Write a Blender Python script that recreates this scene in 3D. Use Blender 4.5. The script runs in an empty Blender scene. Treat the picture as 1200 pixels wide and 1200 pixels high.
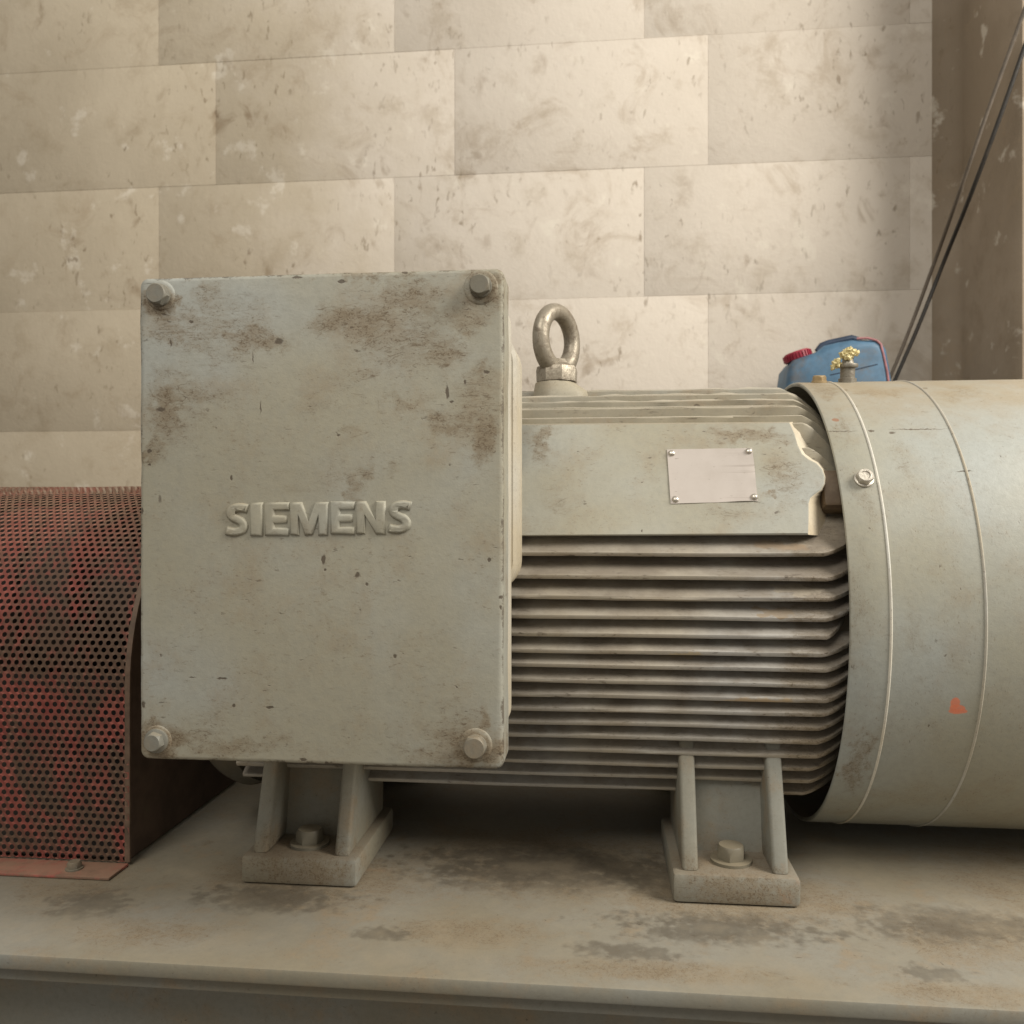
import bpy, bmesh, math, random
from mathutils.geometry import tessellate_polygon
from mathutils import Vector, Matrix, noise as mnoise
random.seed(7)
R_ = math.radians
SC = bpy.context.scene
COL = SC.collection

# ------------------------------------------------------------------ camera, light, exposure
ZC = 0.85                      # camera height above the workshop floor
YAW = 0.1012                   # camera turned a little to the left of square-on
FPX = 1000.0                   # focal length in pixels of a 1200 px wide frame
cam = bpy.data.cameras.new('camera')
cam.lens = 36 * FPX / 1200
cam.sensor_width = 36
cam.clip_start = 0.02
cam.clip_end = 200
cam.dof.use_dof = True
cam.dof.focus_distance = 0.82
cam.dof.aperture_fstop = 11
camo = bpy.data.objects.new('camera', cam)
camo.location = (0, 0, ZC)
camo.rotation_euler = (R_(90), 0, YAW)
COL.objects.link(camo)
SC.camera = camo

w = bpy.data.worlds.new('World')
SC.world = w
w.use_nodes = True
bg = w.node_tree.nodes['Background']
bg.inputs[0].default_value = (1.0, 0.95, 0.865, 1)
bg.inputs[1].default_value = 0.37

def area(name, loc, target, size, power, color):
    l = bpy.data.lights.new(name, 'AREA')
    l.shape = 'DISK'
    l.size = size
    l.energy = power
    l.color = color
    o = bpy.data.objects.new(name, l)
    o.location = loc
    o.rotation_euler = (Vector(target) - Vector(loc)).to_track_quat('-Z', 'Y').to_euler()
    COL.objects.link(o)
    return o
area('workshop_lamp', (2.35, 0.12, ZC + 1.80), (0.1, 1.1, ZC), 1.5, 122, (1.0, 0.94, 0.84))
area('added_top_fill', (-0.75, -1.05, ZC + 2.05), (-0.1, 0.9, ZC), 1.4, 36, (1.0, 0.94, 0.84))  # extra lamp added as top-down fill, no known fitting there

SC.view_settings.view_transform = 'Standard'
SC.view_settings.look = 'None'
SC.view_settings.exposure = 0.0
SC.view_settings.gamma = 1.0

# ------------------------------------------------------------------ helpers
Fv = Vector((-math.sin(YAW), math.cos(YAW), 0))
Rv = Vector((math.cos(YAW), math.sin(YAW), 0))
Uv = Vector((0, 0, 1))
def ray(px, py):
    return Rv * ((px - 600) / FPX) - Uv * ((py - 600) / FPX) + Fv
def P(px, py, Y):
    d = ray(px, py)
    p = d * (Y / d.y)
    return Vector((p.x, p.y, p.z + ZC))
AX_Y, AX_Z = 1.119, ZC - 0.108   # motor axis
def PC(px, py, rad):             # point of a cylinder round the motor axis
    d = ray(px, py)
    a = d.y * d.y + d.z * d.z
    b = -2 * (d.y * AX_Y + d.z * (AX_Z - ZC))
    c = AX_Y ** 2 + (AX_Z - ZC) ** 2 - rad ** 2
    q = b * b - 4 * a * c
    t = (-b - math.sqrt(max(q, 0))) / (2 * a)
    p = d * t
    return Vector((p.x, p.y, p.z + ZC))

def mesh_obj(name, bm, mat, parent=None, smooth=None, origin=None):
    """bm holds world coordinates; it is stored relative to origin (or the parent)"""
    me = bpy.data.meshes.new(name)
    if name != 'letter': bmesh.ops.recalc_face_normals(bm, faces=bm.faces)
    else:
        for f in bm.faces: f.normal_update()
        for f in [f for f in bm.faces if f.normal.y > 0.0]: f.normal_flip()
    base = Vector((0, 0, 0))
    if origin is not None:
        base = Vector(origin)
        bmesh.ops.translate(bm, verts=bm.verts, vec=-base)
    elif parent is not None:
        base = WORLD[parent.name]
        bmesh.ops.translate(bm, verts=bm.verts, vec=-base)
    bm.to_mesh(me)
    bm.free()
    if mat is not None:
        me.materials.append(mat)
    if smooth:
        me.polygons.foreach_set('use_smooth', [True] * len(me.polygons))
        me.set_sharp_from_angle(angle=R_(smooth))
    o = bpy.data.objects.new(name, me)
    COL.objects.link(o)
    WORLD[o.name] = base.copy()
    if parent is not None:
        o.parent = parent
        o.location = base - WORLD[parent.name]
    else:
        o.location = base
    return o
WORLD = {}
def tag(o, label=None, cat=None, group=None, kind=None):
    if label: o['label'] = label
    if cat: o['category'] = cat
    if group: o['group'] = group
    if kind: o['kind'] = kind
    return o
def thing(name, loc, label, cat, group=None):
    o = bpy.data.objects.new(name, None)
    o.empty_display_size = 0.05
    o.location = loc
    COL.objects.link(o)
    WORLD[o.name] = Vector(loc)
    return tag(o, label, cat, group)

def add_box(bm, x0, x1, y0, y1, z0, z1, bev=0.0, seg=2, mat=None):
    m = bmesh.new()
    bmesh.ops.create_cube(m, size=1)
    for v in m.verts:
        v.co = Vector(((x0 + x1) / 2 + v.co.x * (x1 - x0), (y0 + y1) / 2 + v.co.y * (y1 - y0), (z0 + z1) / 2 + v.co.z * (z1 - z0)))
    if bev:
        bmesh.ops.bevel(m, geom=m.edges[:], offset=bev, segments=seg, affect='EDGES', profile=0.5)
    if mat is not None:
        bmesh.ops.transform(m, matrix=mat, verts=m.verts)
    merge(bm, m)
def merge(bm, m):
    me = bpy.data.meshes.new('tmp')
    m.to_mesh(me)
    m.free()
    bm.from_mesh(me)
    bpy.data.meshes.remove(me)
def frame(pos, normal, up=Vector((0, 0, 1))):
    n = Vector(normal).normalized()
    x = Vector(up).cross(n)
    if x.length < 1e-4:
        x = Vector((1, 0, 0)).cross(n)
    x.normalize()
    y = n.cross(x)
    return Matrix(((x.x, y.x, n.x, pos[0]), (x.y, y.y, n.y, pos[1]), (x.z, y.z, n.z, pos[2]), (0, 0, 0, 1)))
def lathe(bm, prof, mat, seg=32, a0=0.0, cap0=True, cap1=True, closed=False):
    """prof: (height along local z, radius)"""
    rings = []
    for h, r in prof:
        rings.append([bm.verts.new(mat @ Vector((r * math.cos(a0 + 2 * math.pi * k / seg), r * math.sin(a0 + 2 * math.pi * k / seg), h))) for k in range(seg)])
    n = len(rings)
    for i in range(n if closed else n - 1):
        a, b = rings[i], rings[(i + 1) % n]
        for k in range(seg):
            bm.faces.new((a[k], a[(k + 1) % seg], b[(k + 1) % seg], b[k]))
    if not closed:
        if cap0: bm.faces.new(list(reversed(rings[0])))
        if cap1: bm.faces.new(rings[-1])
def rounded_rect(x0, x1, z0, z1, r, n=5):
    pts = []
    for cx, cz, a in ((x1 - r, z1 - r, 0), (x0 + r, z1 - r, 90), (x0 + r, z0 + r, 180), (x1 - r, z0 + r, 270)):
        for k in range(n + 1):
            t = R_(a + 90 * k / n)
            pts.append((cx + r * math.cos(t), cz + r * math.sin(t)))
    return pts
def loft(bm, loops, cap0=True, cap1=True):
    rs = [[bm.verts.new(p) for p in L] for L in loops]
    n = len(rs[0])
    for a, b in zip(rs, rs[1:]):
        for k in range(n):
            bm.faces.new((a[k], a[(k + 1) % n], b[(k + 1) % n], b[k]))
    if cap0: bm.faces.new(rs[0])
    if cap1: bm.faces.new(rs[-1])
def tube(bm, pts, rad, seg=12, cap=True):
    pts = [Vector(p) for p in pts]
    loops = []
    up = Vector((0, 0, 1))
    for i, p in enumerate(pts):
        t = (pts[min(i + 1, len(pts) - 1)] - pts[max(i - 1, 0)]).normalized()
        x = t.cross(up)
        if x.length < 1e-3: x = t.cross(Vector((0, 1, 0)))
        x.normalize()
        y = t.cross(x).normalized()
        r = rad[i] if isinstance(rad, (list, tuple)) else rad
        loops.append([p + x * r * math.cos(2 * math.pi * k / seg) + y * r * math.sin(2 * math.pi * k / seg) for k in range(seg)])
    loft(bm, loops, cap, cap)

# ------------------------------------------------------------------ node helper
class NT:
    def __init__(s, name):
        s.m = bpy.data.materials.new(name)
        s.m.use_nodes = True
        s.t = s.m.node_tree
        s.b = s.t.nodes['Principled BSDF']
    def n(s, typ, ins=None, **kw):
        nd = s.t.nodes.new('ShaderNode' + typ)
        for k, v in kw.items(): setattr(nd, k, v)
        for k, v in (ins or {}).items(): s.put(nd.inputs[k], v)
        return nd
    def put(s, sock, v):
        if hasattr(v, 'is_linked') or isinstance(v, bpy.types.NodeSocket):
            s.t.links.new(v, sock)
        else:
            sock.default_value = v
    def math(s, op, a, b=0.0, c=None, clamp=False):
        i = {0: a, 1: b}
        if c is not None: i[2] = c
        return s.n('Math', i, operation=op, use_clamp=clamp).outputs[0]
    def vm(s, op, a, b):
        nd = s.n('VectorMath', {0: a, 1: b}, operation=op)
        return nd.outputs['Value'] if op in ('LENGTH', 'DISTANCE', 'DOT_PRODUCT') else nd.outputs[0]
    def noise(s, vec, scale, detail=4.0, rough=0.6, dist=0.0, stretch=None, off=None):
        if stretch is not None: vec = s.vm('MULTIPLY', vec, stretch)
        if off is not None: vec = s.vm('ADD', vec, off)
        return s.n('TexNoise', {'Vector': vec, 'Scale': scale, 'Detail': detail, 'Roughness': rough, 'Distortion': dist}).outputs[0]
    def ramp(s, v, a, b, lo=0.0, hi=1.0):
        return s.n('MapRange', {0: v, 1: a, 2: b, 3: lo, 4: hi}, interpolation_type='SMOOTHSTEP', clamp=True).outputs[0]
    def mix(s, f, a, b):
        nd = s.n('Mix', data_type='RGBA')
        s.put(nd.inputs[0], f)
        for k, v in ((6, a), (7, b)):
            s.put(nd.inputs[k], v if not isinstance(v, tuple) else (*v[:3], 1))
        return nd.outputs[2]
    def coord(s): return s.n('TexCoord').outputs['Object']
    def pos(s): return s.n('NewGeometry').outputs['Position']
    def out(s, col, rough, bump=None, strength=0.3, dist=0.002, metal=0.0, spec=0.4):
        s.put(s.b.inputs['Base Color'], col)
        s.put(s.b.inputs['Roughness'], rough)
        s.put(s.b.inputs['Metallic'], metal)
        s.put(s.b.inputs['Specular IOR Level'], spec)
        if bump is not None:
            bn = s.n('Bump', {'Height': bump, 'Strength': strength, 'Distance': dist})
            s.t.links.new(bn.outputs[0], s.b.inputs['Normal'])
        return s.m
def blobs(s, vec, lst, warp=None):
    """largest of soft ellipsoids: (x, y, z, rx, ry, rz, strength)"""
    tot = None
    for x, y, z, rx, ry, rz, st in lst:
        d = s.vm('LENGTH', s.vm('MULTIPLY', s.vm('SUBTRACT', vec, (x, y, z)), (1 / rx, 1 / ry, 1 / rz)), (0, 0, 0))
        m = s.ramp(d, 1.0, 0.15, 0.0, st)
        tot = m if tot is None else s.math('MAXIMUM', tot, m)
    return tot

PAINT = (0.370, 0.374, 0.338)
GRIME = (0.105, 0.072, 0.040)
def paint(name, base=PAINT, stains=(), spots=(), seed=0.0, dust=0.5, general=0.35, rust=0.0, marks=(), streak=(1, 1, 1), rough=0.5, edge=None, film=0.4, dustcol=(0.33, 0.27, 0.185), dustlo=0.62, nicklo=0.66):
    s = NT(name)
    c = s.coord()
    c = s.vm('ADD', c, (0, 0, 0))
    big = s.noise(c, 5.0, 3, 0.55, off=(seed, 3.1, 0))
    mid = s.noise(c, 22.0, 5, 0.65, off=(0, seed, 7.7))
    fine = s.noise(c, 150.0, 5, 0.7, off=(seed, seed, 1.3))
    grain = s.noise(c, 900.0, 2, 0.6)
    speck = s.noise(c, 520.0, 3, 0.65, 0.3, stretch=streak, off=(1, seed, 1))
    b2 = tuple(v * k for v, k in zip(base, (0.90, 0.84, 0.72)))
    b3 = tuple(v * k for v, k in zip(base, (0.97, 1.0, 1.03)))
    col = s.mix(s.ramp(big, 0.35, 0.66), b2, b3)
    # thin brown film wiped over the paint
    fm = s.math('MULTIPLY', s.ramp(mid, 0.46, 0.78), film)
    col = s.mix(fm, col, (0.27, 0.205, 0.13))
    # faint mottling of the old paint
    col = s.mix(s.ramp(fine, 0.35, 0.75, 0, 0.26), col, tuple(v * 0.6 for v in base))
    col = s.mix(s.math('MULTIPLY', s.ramp(speck, 0.56, 0.74), s.ramp(mid, 0.36, 0.62, 0.12, 0.55)), col, (0.15, 0.112, 0.072))
    # grime blotches, streaky
    gm = s.noise(c, 34.0, 9, 0.75, 0.6, stretch=streak, off=(seed, 0, seed))
    g2 = s.noise(c, 190.0, 7, 0.78, 0.4, stretch=streak, off=(0, seed, 2))
    gen = s.math('MULTIPLY', s.ramp(s.math('ADD', s.math('MULTIPLY', gm, 0.7), s.math('MULTIPLY', g2, 0.3)), 0.57, 0.74), general)
    if stains:
        wv_ = s.vm('SUBTRACT', s.n('TexNoise', {'Vector': c, 'Scale': 26.0, 'Detail': 4.0, 'Roughness': 0.65}).outputs[1], (0.5, 0.5, 0.5))
        bl = blobs(s, s.vm('ADD', c, s.vm('MULTIPLY', wv_, (0.075, 0.0, 0.055))), stains)
        t = s.math('ADD', s.math('MULTIPLY', gm, 0.5), s.math('MULTIPLY', g2, 0.5))
        t = s.math('ADD', t, s.math('MULTIPLY', s.math('SUBTRACT', bl, 0.5), 0.20))
        brown = s.math('MULTIPLY', s.ramp(t, 0.34, 0.66), s.ramp(bl, 0.0, 0.6, 0, 0.78))
        col = s.mix(brown, col, (0.205, 0.158, 0.100))
        fl = s.noise(c, 430.0, 5, 0.68, 1.2, stretch=(0.5 + 0.5 * streak[0], 1, 0.5 + 0.5 * streak[2]), off=(seed, 6, 1))
        fl = s.math('ADD', fl, s.math('MULTIPLY', s.math('SUBTRACT', t, 0.5), 0.5))
        st = s.math('MULTIPLY', s.ramp(fl, 0.52, 0.70), s.ramp(bl, 0.02, 0.5, 0, 0.74))
        gen = s.math('MAXIMUM', gen, st)
        ln = s.noise(c, 30.0, 3.0, 0.5, 0.6, stretch=(0.45, 1, 1.5), off=(9, seed, 2))
        ln = s.ramp(s.math('ABSOLUTE', s.math('SUBTRACT', ln, 0.5)), 0.009, 0.002)
        ln = s.math('MULTIPLY', ln, s.math('MULTIPLY', s.ramp(g2, 0.42, 0.60), s.ramp(bl, 0.05, 0.5, 0.05, 0.6)))
        gen = s.math('MAXIMUM', gen, ln)
    col = s.mix(gen, col, GRIME)
    # little dark nicks
    nk = s.noise(c, 230.0, 3, 0.55, 0.4, stretch=streak, off=(seed * 2, 1, 4))
    nick = s.math('MULTIPLY', s.ramp(nk, nicklo, nicklo + 0.09), s.ramp(mid, 0.42, 0.62, 0.08, 0.75))
    nk2 = s.noise(c, 150.0, 2, 0.5, 0.0, stretch=(0.35, 1.0, 2.4), off=(4, seed, 9))
    nick = s.math('MAXIMUM', nick, s.math('MULTIPLY', s.ramp(nk2, 0.72, 0.77), s.ramp(big, 0.45, 0.62, 0.0, 0.5)))
    if spots:
        sp = blobs(s, s.vm('ADD', c, s.vm('MULTIPLY', s.vm('SUBTRACT', s.n('TexNoise', {'Vector': c, 'Scale': 260.0, 'Detail': 4.0}).outputs[1], (0.5, 0.5, 0.5)), (0.0035, 0.0, 0.0035))), spots)
        nick = s.math('MAXIMUM', nick, s.ramp(sp, 0.1, 0.7, 0, 0.85))
    if edge is not None:           # chipped outer edge of a rectangular lid (half sizes in x and z about a centre)
        cx, cz, hx, hz = edge[:4]
        xyz = s.n('SeparateXYZ', {0: c})
        ex = s.math('SUBTRACT', hx, s.math('ABSOLUTE', s.math('SUBTRACT', xyz.outputs[0], cx)))
        ez = s.math('SUBTRACT', hz, s.math('ABSOLUTE', s.math('SUBTRACT', xyz.outputs[2], cz)))
        e = s.math('MINIMUM', ex, ez)
        en = s.math('SUBTRACT', s.noise(c, 60.0, 9, 0.78, off=(seed, 5, 5)), 0.5)
        ch = s.ramp(s.math('ADD', e, s.math('MULTIPLY', en, -0.018)), 0.0016, -0.0006)
        nick = s.math('MAXIMUM', nick, s.math('MULTIPLY', s.math('MULTIPLY', ch, s.ramp(xyz.outputs[1], edge[4] + 0.006, edge[4] + 0.002)), 0.75))
    col = s.mix(nick, col, (0.075, 0.055, 0.037))
    if rust:
        rm = s.ramp(s.noise(c, 18.0, 7, 0.7, 0.5, off=(seed, 8, 8)), 0.62, 0.74, 0, rust)
        col = s.mix(rm, col, (0.33, 0.17, 0.075))
    for (x, y, z, rx, ry, rz, colr, amt) in marks:
        wm = 2.0 if rx > 0.02 else 0.9
        wv = s.vm('ADD', c, s.vm('MULTIPLY', s.vm('SUBTRACT', s.n('TexNoise', {'Vector': c, 'Scale': 75.0, 'Detail': 4.0}).outputs[1], (0.5, 0.5, 0.5)), (rx * wm, min(ry, 0.02) * wm, rz * wm)))
        mm = s.ramp(blobs(s, wv, [(x, y, z, rx, ry, rz, 1.0)]), 0.05 if rx > 0.04 else 0.25, 0.95 if rx > 0.04 else 0.5, 0, amt)
        col = s.mix(mm, col, colr)
    if dust:
        nz = s.n('SeparateXYZ', {0: s.n('NewGeometry').outputs['Normal']}).outputs[2]
        dm = s.math('MULTIPLY', s.ramp(nz, dustlo, 0.98), s.ramp(mid, 0.3, 0.62, 0.4, dust))
        col = s.mix(dm, col, dustcol)
    h = s.math('ADD', s.math('MULTIPLY', mid, 0.5), s.math('MULTIPLY', fine, 0.22))
    h = s.math('ADD', h, s.math('MULTIPLY', grain, 0.06))
    h = s.math('SUBTRACT', h, s.math('MULTIPLY', nick, 0.25))
    h = s.math('ADD', h, s.math('MULTIPLY', gen, 0.12))
    rg = s.math('ADD', s.math('MULTIPLY', fine, 0.25), rough - 0.08)
    return s.out(col, s.math('ADD', rg, s.math('MULTIPLY', gen, 0.2)), h, 0.45, 0.0022)

def metal_mat(name, base, rough=0.45, metal=0.8, dirt=0.4, dirtcol=(0.09, 0.06, 0.035), scale=120.0, stretch=(1, 1, 1)):
    s = NT(name)
    c = s.coord()
    n1 = s.noise(c, scale, 6, 0.7, 0.3, stretch=stretch)
    n2 = s.noise(c, scale * 4, 4, 0.7)
    d = s.ramp(n1, 0.45, 0.7, 0, dirt)
    col = s.mix(d, base, dirtcol)
    col = s.mix(s.ramp(n2, 0.4, 0.7, 0, 0.25), col, tuple(v * 0.6 for v in base))
    m = s.math('SUBTRACT', metal, s.math('MULTIPLY', d, metal * 0.9))
    return s.out(col, s.math('ADD', rough - 0.1, s.math('MULTIPLY', n1, 0.3)), s.math('ADD', n1, s.math('MULTIPLY', n2, 0.4)), 0.5, 0.001, m)

def plain(name, base, rough=0.5, var=0.25, scale=40.0, dirt=0.0, bump=0.3):
    s = NT(name)
    c = s.coord()
    n1 = s.noise(c, scale, 5, 0.65)
    col = s.mix(s.ramp(n1, 0.3, 0.7), tuple(v * (1 - var) for v in base), base)
    if dirt:
        col = s.mix(s.ramp(s.noise(c, scale * 0.5, 6, 0.7, off=(3, 3, 3)), 0.5, 0.72, 0, dirt), col, (0.13, 0.095, 0.06))
    return s.out(col, s.math('ADD', rough - 0.1, s.math('MULTIPLY', n1, 0.2)), n1, bump, 0.002)

def wall_mat(name, a, b, second=None):
    s = NT(name)
    c = s.pos()
    rnd = s.n('ObjectInfo').outputs['Random']
    c2 = s.vm('ADD', c, s.n('CombineXYZ', {0: s.math('MULTIPLY', rnd, 0.0)}).outputs[0])
    big = s.noise(c2, 2.2, 4, 0.6)
    mid = s.noise(c2, 9.0, 6, 0.65)
    fine = s.noise(c2, 60.0, 6, 0.7)
    col = s.mix(s.ramp(big, 0.32, 0.68), a, b)
    if second:      # the paint is paler along the right-hand half of the wall
        xx = s.math('ADD', s.n('SeparateXYZ', {0: c}).outputs[0], s.math('MULTIPLY', s.math('SUBTRACT', s.noise(c2, 3.5, 5, 0.65, off=(2, 0, 9)), 0.5), 0.9))
        col = s.mix(s.ramp(xx, -1.05, -0.35), col, s.mix(s.ramp(big, 0.32, 0.68), *second))
    col = s.mix(s.math('MULTIPLY', rnd, 0.03), col, tuple(v * 0.86 for v in a))
    col = s.mix(s.ramp(mid, 0.52, 0.72, 0, 0.35), col, tuple(v * k for v, k in zip(a, (0.70, 0.64, 0.56))))
    # whitish lime patches
    lime = s.ramp(s.noise(c2, 13.0, 5, 0.6, off=(5, 0, 2)), 0.60, 0.70, 0, 0.45)
    col = s.mix(lime, col, (0.74, 0.69, 0.60))
    # brown oil spots and short runs
    v = s.noise(c2, 17.0, 6, 0.55, 0.6, stretch=(1.0, 1.0, 0.72), off=(1, 2, 3))
    clus = s.ramp(s.noise(c2, 2.6, 3, 0.6, off=(6, 6, 1)), 0.40, 0.62, 0.12, 1.0)
    col = s.mix(s.math('MULTIPLY', s.ramp(v, 0.57, 0.76, 0, 0.62), clus), col, (0.225, 0.155, 0.09))
    v2 = s.noise(c2, 55.0, 2, 0.5, 0.3, stretch=(1.2, 1, 0.6), off=(7, 2, 3))
    col = s.mix(s.math('MULTIPLY', s.ramp(v2, 0.63, 0.77, 0, 0.6), clus), col, (0.17, 0.12, 0.07))
    v3 = s.noise(c2, 7.0, 8, 0.7, 0.8, off=(3, 2, 8))
    col = s.mix(s.ramp(v3, 0.52, 0.70, 0, 0.4), col, (0.33, 0.25, 0.165))
    h = s.math('ADD', s.math('MULTIPLY', mid, 0.8), s.math('MULTIPLY', fine, 0.35))
    return s.out(col, 0.82, h, 0.55, 0.006, 0, 0.25)

# ------------------------------------------------------------------ the room
WY = 2.10
M_wall = wall_mat('wall_plaster', (0.475, 0.41, 0.31), (0.55, 0.48, 0.37), ((0.60, 0.54, 0.465), (0.665, 0.605, 0.53)))
M_mortar = plain('wall_mortar', (0.58, 0.51, 0.41), 0.9, 0.3, 30)
M_floor = plain('concrete_floor', (0.22, 0.19, 0.155), 0.8, 0.45, 6, 0.6, 0.5)

bm = bmesh.new()
add_box(bm, -6, 6, -3, 4, -0.15, 0.0)
tag(mesh_obj('floor', bm, M_floor), kind='structure')

bm = bmesh.new()
add_box(bm, -3.2, 3.2, WY + 0.0045, WY + 0.2, 0.0, 2.9)
wall = tag(mesh_obj('wall', bm, M_mortar), kind='structure')
zj = ZC + 0.525                 # one bed joint seen at the eye bolt
H_B, L_B = 0.314, 0.62
xj_low = P(830, 400, WY).x      # upright joint below that bed joint
xj_up = P(755, 320, WY).x       # and one above it
k0 = -int(zj / H_B) - 1
for k in range(k0, 6):
    z0 = zj + k * H_B
    z1 = z0 + H_B
    if z1 < 0.02 or z0 > 2.9: continue
    z0 = max(z0, 0.0)
    ph = xj_up if k % 2 == 0 else xj_low
    for j in range(-6, 6):
        x0 = ph + j * L_B
        x1 = x0 + L_B
        if x1 < -2.2 or x0 > 1.4: continue
        g = 0.00015
        pr = random.uniform(0, 0.0012)
        bm = bmesh.new()
        add_box(bm, x0 + g, x1 - g, WY - pr, WY + 0.02, z0 + g, z1 - g, 0.0007, 2)
        xm = (x0 + x1) / 2
        m = M_wall
        mesh_obj('block', bm, m, wall, 40, origin=((x0 + x1) / 2, WY, z0))

# return of the wall at the right and the ledge behind the motor
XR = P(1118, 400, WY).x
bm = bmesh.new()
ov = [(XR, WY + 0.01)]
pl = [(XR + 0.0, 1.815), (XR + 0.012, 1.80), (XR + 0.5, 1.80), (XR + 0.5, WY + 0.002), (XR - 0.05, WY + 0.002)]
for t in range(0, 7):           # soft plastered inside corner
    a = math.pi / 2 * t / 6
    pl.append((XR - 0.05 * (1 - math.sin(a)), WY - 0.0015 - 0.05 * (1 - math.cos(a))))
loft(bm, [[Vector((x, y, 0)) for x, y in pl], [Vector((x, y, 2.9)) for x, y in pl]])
tag(mesh_obj('pier', bm, wall_mat('pier_shaded_plaster', (0.25, 0.20, 0.145), (0.33, 0.27, 0.205)), None, 40), kind='structure')  # plaster darkened: shade on the return's left face is painted in
LZ = ZC + 0.10
bm = bmesh.new()
add_box(bm, -0.30, XR + 0.3, 1.80, WY - 0.004, 0, LZ, 0.006)
tag(mesh_obj('ledge', bm, M_floor, None, 40), kind='structure')

# ------------------------------------------------------------------ steel base frame
SZ = AX_Z - 0.28                # top of the base frame = shaft height below the axis
SKY0, SKY1 = 0.70, 1.56
SB = Vector((0, 1.1, 0))
S_skid = [(x, y - 1.1, SZ, rx, ry, 0.05, st) for x, y, rx, ry, st in ((-0.30, 0.88, 0.20, 0.10, 1.0), (0.14, 0.88, 0.22, 0.10, 1.0), (-0.05, 0.95, 0.30, 0.16, 0.8), (0.35, 0.82, 0.16, 0.09, 0.7), (-0.12, 0.78, 0.12, 0.05, 0.7), (0.05, 0.73, 0.2, 0.03, 0.7), (-0.42, 0.75, 0.14, 0.05, 0.6), (0.30, 0.72, 0.12, 0.03, 0.7), (-0.55, 0.85, 0.1, 0.1, 0.7), (0.5, 0.95, 0.25, 0.2, 0.8))]
M_skid = paint('base_paint', (0.24, 0.235, 0.205), S_skid, marks=[(x, y - 1.1, SZ, rx, ry, 0.05, (0.045, 0.040, 0.033), am) for x, y, rx, ry, am in ((-0.05, 0.93, 0.26, 0.10, 0.75), (0.12, 0.81, 0.16, 0.05, 0.7), (-0.33, 0.83, 0.13, 0.05, 0.65), (0.33, 0.84, 0.14, 0.06, 0.65), (0.02, 0.76, 0.07, 0.025, 0.6), (-0.20, 0.77, 0.05, 0.02, 0.6), (0.28, 0.75, 0.05, 0.02, 0.55), (-0.5, 0.80, 0.06, 0.05, 0.6))], seed=12.0, dust=0.12, general=0.95, film=0.9, rust=0.25, rough=0.6)
M_bolt = paint('bolt_paint', (0.20, 0.19, 0.158), seed=3.0, dust=0.2, general=0.8, film=0.8, rough=0.45)
M_dark = plain('dark_steel', (0.05, 0.045, 0.04), 0.55, 0.4, 60, 0.4)
skid = thing('base_frame', (0, 1.1, 0), 'grey painted welded steel base frame the motor is bolted down on', 'base frame')
bm = bmesh.new()
add_box(bm, -1.25, 1.0, SKY0, SKY1, SZ - 0.014, SZ, 0.0025)
mesh_obj('top_plate', bm, M_skid, skid, 40)
for y, s in ((SKY0 + 0.012, 1), (SKY1 - 0.012, -1)):
    bm = bmesh.new()
    z1 = SZ - 0.0165; z0 = z1 - 0.20
    prof = [(0, z1), (0.075, z1), (0.075, z0), (0, z0), (0, z0 + 0.012), (0.062, z0 + 0.018), (0.062, z1 - 0.018), (0, z1 - 0.012)]
    loft(bm, [[Vector((x, y + s * d, z)) for d, z in prof] for x in (-1.23, 0.98)])
    mesh_obj('channel_beam', bm, M_skid, skid, 30)
for x0, x1 in ((-1.1, -1.0), (-0.05, 0.05), (0.7, 0.8)):
    bm = bmesh.new()
    add_box(bm, x0, x1, SKY0 + 0.09, SKY1 - 0.09, SZ - 0.2165, SZ - 0.0165, 0.004)
    mesh_obj('cross_beam', bm, M_skid, skid, 30)
bm = bmesh.new()
add_box(bm, -1.4, 1.15, SKY0 - 0.06, SKY1 + 0.1, -0.02, SZ - 0.2165, 0.012)
tag(mesh_obj('plinth', bm, plain('plinth_concrete', (0.30, 0.27, 0.225), 0.85, 0.4, 9, 0.5, 0.5), None, 40), kind='structure')

# ------------------------------------------------------------------ fasteners
def hexbolt_bm(pos, normal, af, h, rot=0.0, washer=0.0, wt=0.0015, pocket=False):
    bm = bmesh.new()
    M = frame(pos, normal) @ Matrix.Rotation(rot, 4, 'Z')
    rf = af / 2; rc = rf / math.cos(R_(30))
    if washer:
        lathe(bm, [(-0.001, washer), (wt, washer), (wt + 0.0003, washer * 0.96)], M, 24)
    b = wt if washer else 0.0
    n = 24
    def ring(f, z):
        out = []
        for k in range(n):
            a = 2 * math.pi * k / n
            m = ((a + R_(30)) % R_(60)) - R_(30)
            hx = rf / math.cos(m)
            out.append(M @ Vector((f(hx) * math.cos(a), f(hx) * math.sin(a), z(hx))))
        return out
    loops = [ring(lambda q: q, lambda q: b - 0.0005),
             ring(lambda q: q, lambda q: b + h * (0.92 - 0.28 * (q - rf) / (rc - rf))),
             ring(lambda q: rf * 0.93, lambda q: b + h)]
    if pocket:
        loops += [ring(lambda q: rf * 0.62, lambda q: b + h), ring(lambda q: rf * 0.55, lambda q: b + h - 0.0009)]
    loft(bm, loops)
    return bm

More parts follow.
